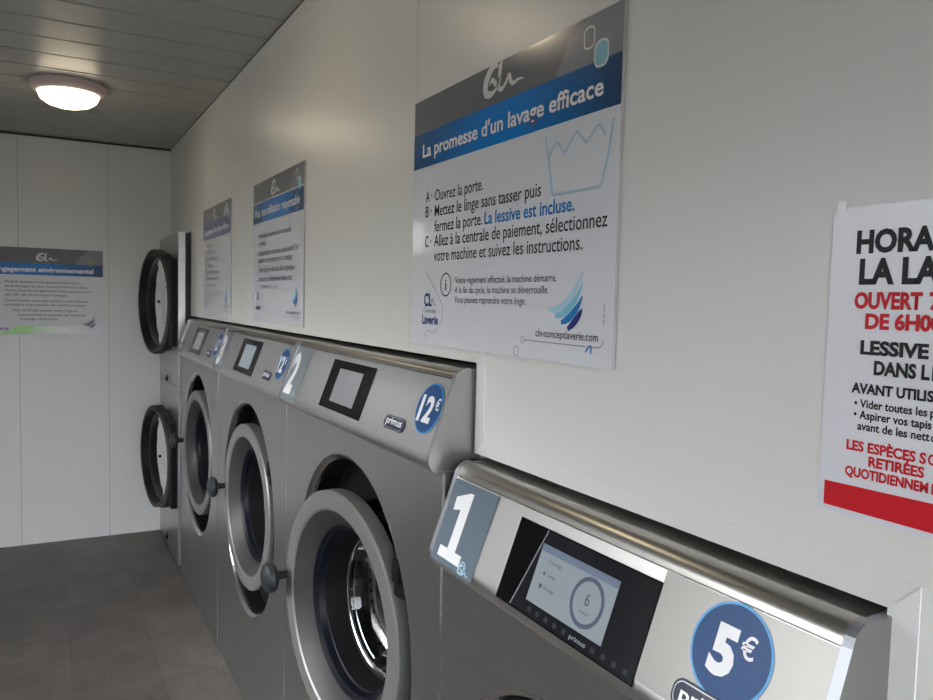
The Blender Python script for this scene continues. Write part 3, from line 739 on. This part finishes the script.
# ------------------------------------------------------------------ stacked dryer in the far corner
DY0, DY1, DZ = 4.362, 5.112, 1.832; yc = (DY0 + DY1) / 2
t = thing('stacked_dryer', 'tall grey stacked dryer with two round black doors, in the far corner beside the washers', 'dryer', (-.07, yc, 0))
bm = nb()
for z0, z1, cz in ((.012, .983, .55), (.987, DZ, 1.452)):
    holed_panel(bm, 0, DY0 - yc, DY1 - yc, z0, z1, .0, cz, .275)
    lathe([(.275, 0), (.270, .003), (.268, .01), (.268, .05)], 64, bm, None, 0, cz)
    for y in (DY0 - yc, DY1 - yc): bm.faces.new([bm.verts.new(p) for p in ((0, y, z0), (.035, y, z0), (.035, y, z1), (0, y, z1))])
    for z in (z0, z1): bm.faces.new([bm.verts.new(p) for p in ((0, DY0 - yc, z), (.035, DY0 - yc, z), (.035, DY1 - yc, z), (0, DY1 - yc, z))])
link('front_panel', recalc(bm), M['steel'], t)
bm = nb()
x0, x1, a, b = .036, .80, Y2F + .012 - yc, DY1 - yc - .004
for f in (((x0, a, 0), (x1, a, 0), (x1, a, DZ - .003), (x0, a, DZ - .003)), ((x0, b, 0), (x1, b, 0), (x1, b, DZ - .003), (x0, b, DZ - .003)), ((x1, a, 0), (x1, b, 0), (x1, b, DZ - .003), (x1, a, DZ - .003)), ((x0, a, DZ - .003), (x1, a, DZ - .003), (x1, b, DZ - .003), (x0, b, DZ - .003)), ((x0, a, 0), (x1, a, 0), (x1, b, 0), (x0, b, 0))):
    bm.faces.new([bm.verts.new(p) for p in f])
link('cabinet', recalc(bm), M['dryer_grey'], t)
for cz in (.55, 1.452):
    dr = link('drum', lathe([(.268, .05), (.295, .06), (.305, .62), (0, .66)], 64), M['drum'], t, True); dr.location = (0, 0, cz)
for z in (.05, .992):
    bm = nb(); v = [bm.verts.new(p) for p in ((-.001, .01, z), (-.012, .02, z), (-.012, .06, z), (-.001, .07, z), (-.001, .04, z + .04))]
    for f in ((0, 1, 2, 3), (0, 1, 4), (1, 2, 4), (2, 3, 4), (0, 3, 4)): bm.faces.new([v[i] for i in f])
    link('panel_latch', recalc(bm), M['black'], t)
def dryer_door(cz, r, th):
    hy = DY0 + .075 - yc; HX = -.030
    # outline: round with a squared hinge side
    pts = []
    n = 72
    for k in range(n):
        a_ = 2 * PI * k / n; y, z = r * math.cos(a_), r * math.sin(a_)
        if y < 0:
            s_ = min(1, (-y / r) ** 1.0); e = 3.2
            # superellipse on the hinge side
            rr_ = 1 / ((abs(math.cos(a_)) ** e + abs(math.sin(a_)) ** e) ** (1 / e)); y, z = r * rr_ * math.cos(a_), min(.93, 1) * r * rr_ * math.sin(a_)
            mix = min(1, -math.cos(a_) * 2.5); z = (1 - mix) * r * math.sin(a_) * (1 + 0 * mix) + mix * z; y = (1 - mix) * r * math.cos(a_) + mix * y
        pts.append((y, z))
    c = [(r * .905 * math.cos(2 * PI * k / n), r * .905 * math.sin(2 * PI * k / n)) for k in range(n)]
    c2 = [(r * .86 * math.cos(2 * PI * k / n), r * .86 * math.sin(2 * PI * k / n)) for k in range(n)]
    layers = [([(y * .95, z * .95) for y, z in pts], .058, 0), (pts, .052, 0), (pts, .012, 0), ([(y * .992, z * .992) for y, z in pts], .002, 0), ([(y * .985, z * .985) for y, z in pts], 0, 0),
              ([(y * 1.02, z * 1.02) for y, z in c], .0, 1), (c, .006, 1), (c2, .040, 1), ([(y * .98, z * .98) for y, z in c2], .046, 1), ([(y * .95, z * .95) for y, z in pts], .058, 1)]
    bm = nb(); rings = [[bm.verts.new((x, y, z)) for y, z in P] for P, x, m_ in layers]
    for i in range(len(rings) - 1):
        for k in range(n):
            l = (k + 1) % n; f = bm.faces.new([rings[i][k], rings[i][l], rings[i + 1][l], rings[i + 1][k]]); f.material_index = layers[i + 1][2]
    bmesh.ops.remove_doubles(bm, verts=bm.verts[:], dist=1e-5)
    d = link('door', recalc(bm), [M['dryer_grey'], M['dryer_black']], t, True)
    v = Vector((-math.sin(th), math.cos(th), 0)); n_ = Vector((-math.cos(th), -math.sin(th), 0))
    ctr = Vector((0, 4.432 - yc, 0)) + v * r + n_ * .042
    d.location = (ctr.x, ctr.y, cz); d.rotation_euler = (0, 0, th)
    g = link('door_glass', lathe([(r * .86, .038), (r * .82, .041), (r * .66, .046), (r * .40, .040), (0, .034)], 64), M['dryer_glass'], d, True)
    for k in (-1, 0, 1):
        a_ = 15 * k
        s = link('ring_screw', lathe([(0, -.002), (.0035, -.0015), (.0045, .002)], 12), M['knob'], d); s.rotation_euler = (0, 0, PI / 2)
        s.location = (.020, r * .884 * math.cos(math.radians(a_)), r * .884 * math.sin(math.radians(a_)))
    kn = link('door_catch', lathe([(0, -.004), (.008, -.002), (.008, .010), (0, .010)], 16), M['black'], d, True); kn.location = (.030, 0, 0)
    bm = nb(); box(bm, .010, .042, -r - .016, -r + .012, -r * .80, r * .80, .006)
    link('hinge', bm, M['black'], d)
dryer_door(1.452, .300, math.radians(9.0))
dryer_door(.553, .299, math.radians(8.0))

# ------------------------------------------------------------------ ceiling lamps
def lamp(label, x, y):
    t = thing('ceiling_lamp', label, 'lamp', (x, y, H), 0, 'round ceiling lamps')
    def turn(prof, mats=None):
        bm = lathe([(r, -z) for r, z in prof], 56); bmesh.ops.rotate(bm, verts=bm.verts[:], matrix=Matrix.Rotation(PI / 2, 3, 'Y')); return recalc(bm)
    link('base', turn([(.148, .0), (.152, -.006), (.150, -.024), (.140, -.036), (.122, -.042), (.118, -.030), (0, -.028)]), M['lamp_ring'], t, True)
    link('dome', turn([(.121, -.040), (.120, -.048), (.110, -.069), (.084, -.087), (.045, -.098), (0, -.101)]), M['lamp_dome'], t, True)
lamp('round lit ceiling lamp with warm white dome at top left, over the far washers', -.60, 3.82)
lamp('round lit ceiling lamp nearer than the one at the top left, seen only as reflections', -.60, 2.04)

# ------------------------------------------------------------------ daylight
w = bpy.data.worlds.new('overcast_sky'); bpy.context.scene.world = w; w.use_nodes = True
nt = w.node_tree; bg = nt.nodes['Background']
tc = nt.nodes.new('ShaderNodeTexCoord'); sx = nt.nodes.new('ShaderNodeSeparateXYZ'); mr = nt.nodes.new('ShaderNodeMapRange')
mr.inputs['From Min'].default_value = -1; mr.inputs['From Max'].default_value = 1
nt.links.new(tc.outputs['Generated'], sx.inputs[0]); nt.links.new(sx.outputs[2], mr.inputs[0])
def sky(stops):
    cr = nt.nodes.new('ShaderNodeValToRGB'); el = cr.color_ramp.elements; nt.links.new(mr.outputs[0], cr.inputs[0])
    el[0].position, el[0].color = stops[0][0], (*stops[0][1], 1); el[1].position, el[1].color = stops[-1][0], (*stops[-1][1], 1)
    for p_, c_ in stops[1:-1]:
        e = el.new(p_); e.color = (*c_, 1)
    return cr
shaped_sky = sky([(.47, (.045, .045, .043)), (.50, (.055, .057, .056)), (.53, (.11, .115, .117)), (.56, (.125, .13, .135)), (.60, (.40, .415, .435)), (.68, (1.0, 1.0, 1.0)), (.78, (.52, .54, .57)), (.92, (.30, .32, .35))])  # sky on the window side, its brightness shaped to steer the daylight
open_sky = sky([(.47, (.040, .040, .038)), (.497, (.050, .050, .048)), (.51, (.51, .52, .56)), (.60, (.82, .85, .93)), (.90, (.88, .92, 1.0))])
az = nt.nodes.new('ShaderNodeMapRange'); az.interpolation_type = 'SMOOTHSTEP'; az.inputs['From Min'].default_value = -.35; az.inputs['From Max'].default_value = -.75
nt.links.new(sx.outputs[1], az.inputs[0])
mxs = nt.nodes.new('ShaderNodeMix'); mxs.data_type = 'RGBA'
nt.links.new(az.outputs[0], mxs.inputs[0]); nt.links.new(shaped_sky.outputs[0], mxs.inputs[6]); nt.links.new(open_sky.outputs[0], mxs.inputs[7]); nt.links.new(mxs.outputs[2], bg.inputs[0])
bg.inputs[1].default_value = 20

# ------------------------------------------------------------------ camera
a, tt, r = CAMROT = (0.503801780, 0.0626135989, 0.0243538927)
f = Vector((math.sin(a) * math.cos(tt), math.cos(a) * math.cos(tt), -math.sin(tt)))
ri = Vector((math.cos(a), -math.sin(a), 0)); up = ri.cross(f)
r2 = ri * math.cos(r) + up * math.sin(r); u2 = -ri * math.sin(r) + up * math.cos(r)
cam = bpy.data.cameras.new('camera'); co = bpy.data.objects.new('camera', cam); C.objects.link(co)
mw = Matrix.Identity(4)
for i in range(3): mw[i][0], mw[i][1], mw[i][2] = r2[i], u2[i], -f[i]
mw[0][3], mw[1][3], mw[2][3] = -.70, 0, 1.494
co.matrix_world = mw; cam.sensor_width = 36; cam.lens = 766.461 / 933 * 36; cam.clip_start = .02
bpy.context.scene.camera = co
vs = bpy.context.scene.view_settings; vs.view_transform = 'Standard'; vs.look = 'None'; vs.gamma = 1; vs.exposure = .3
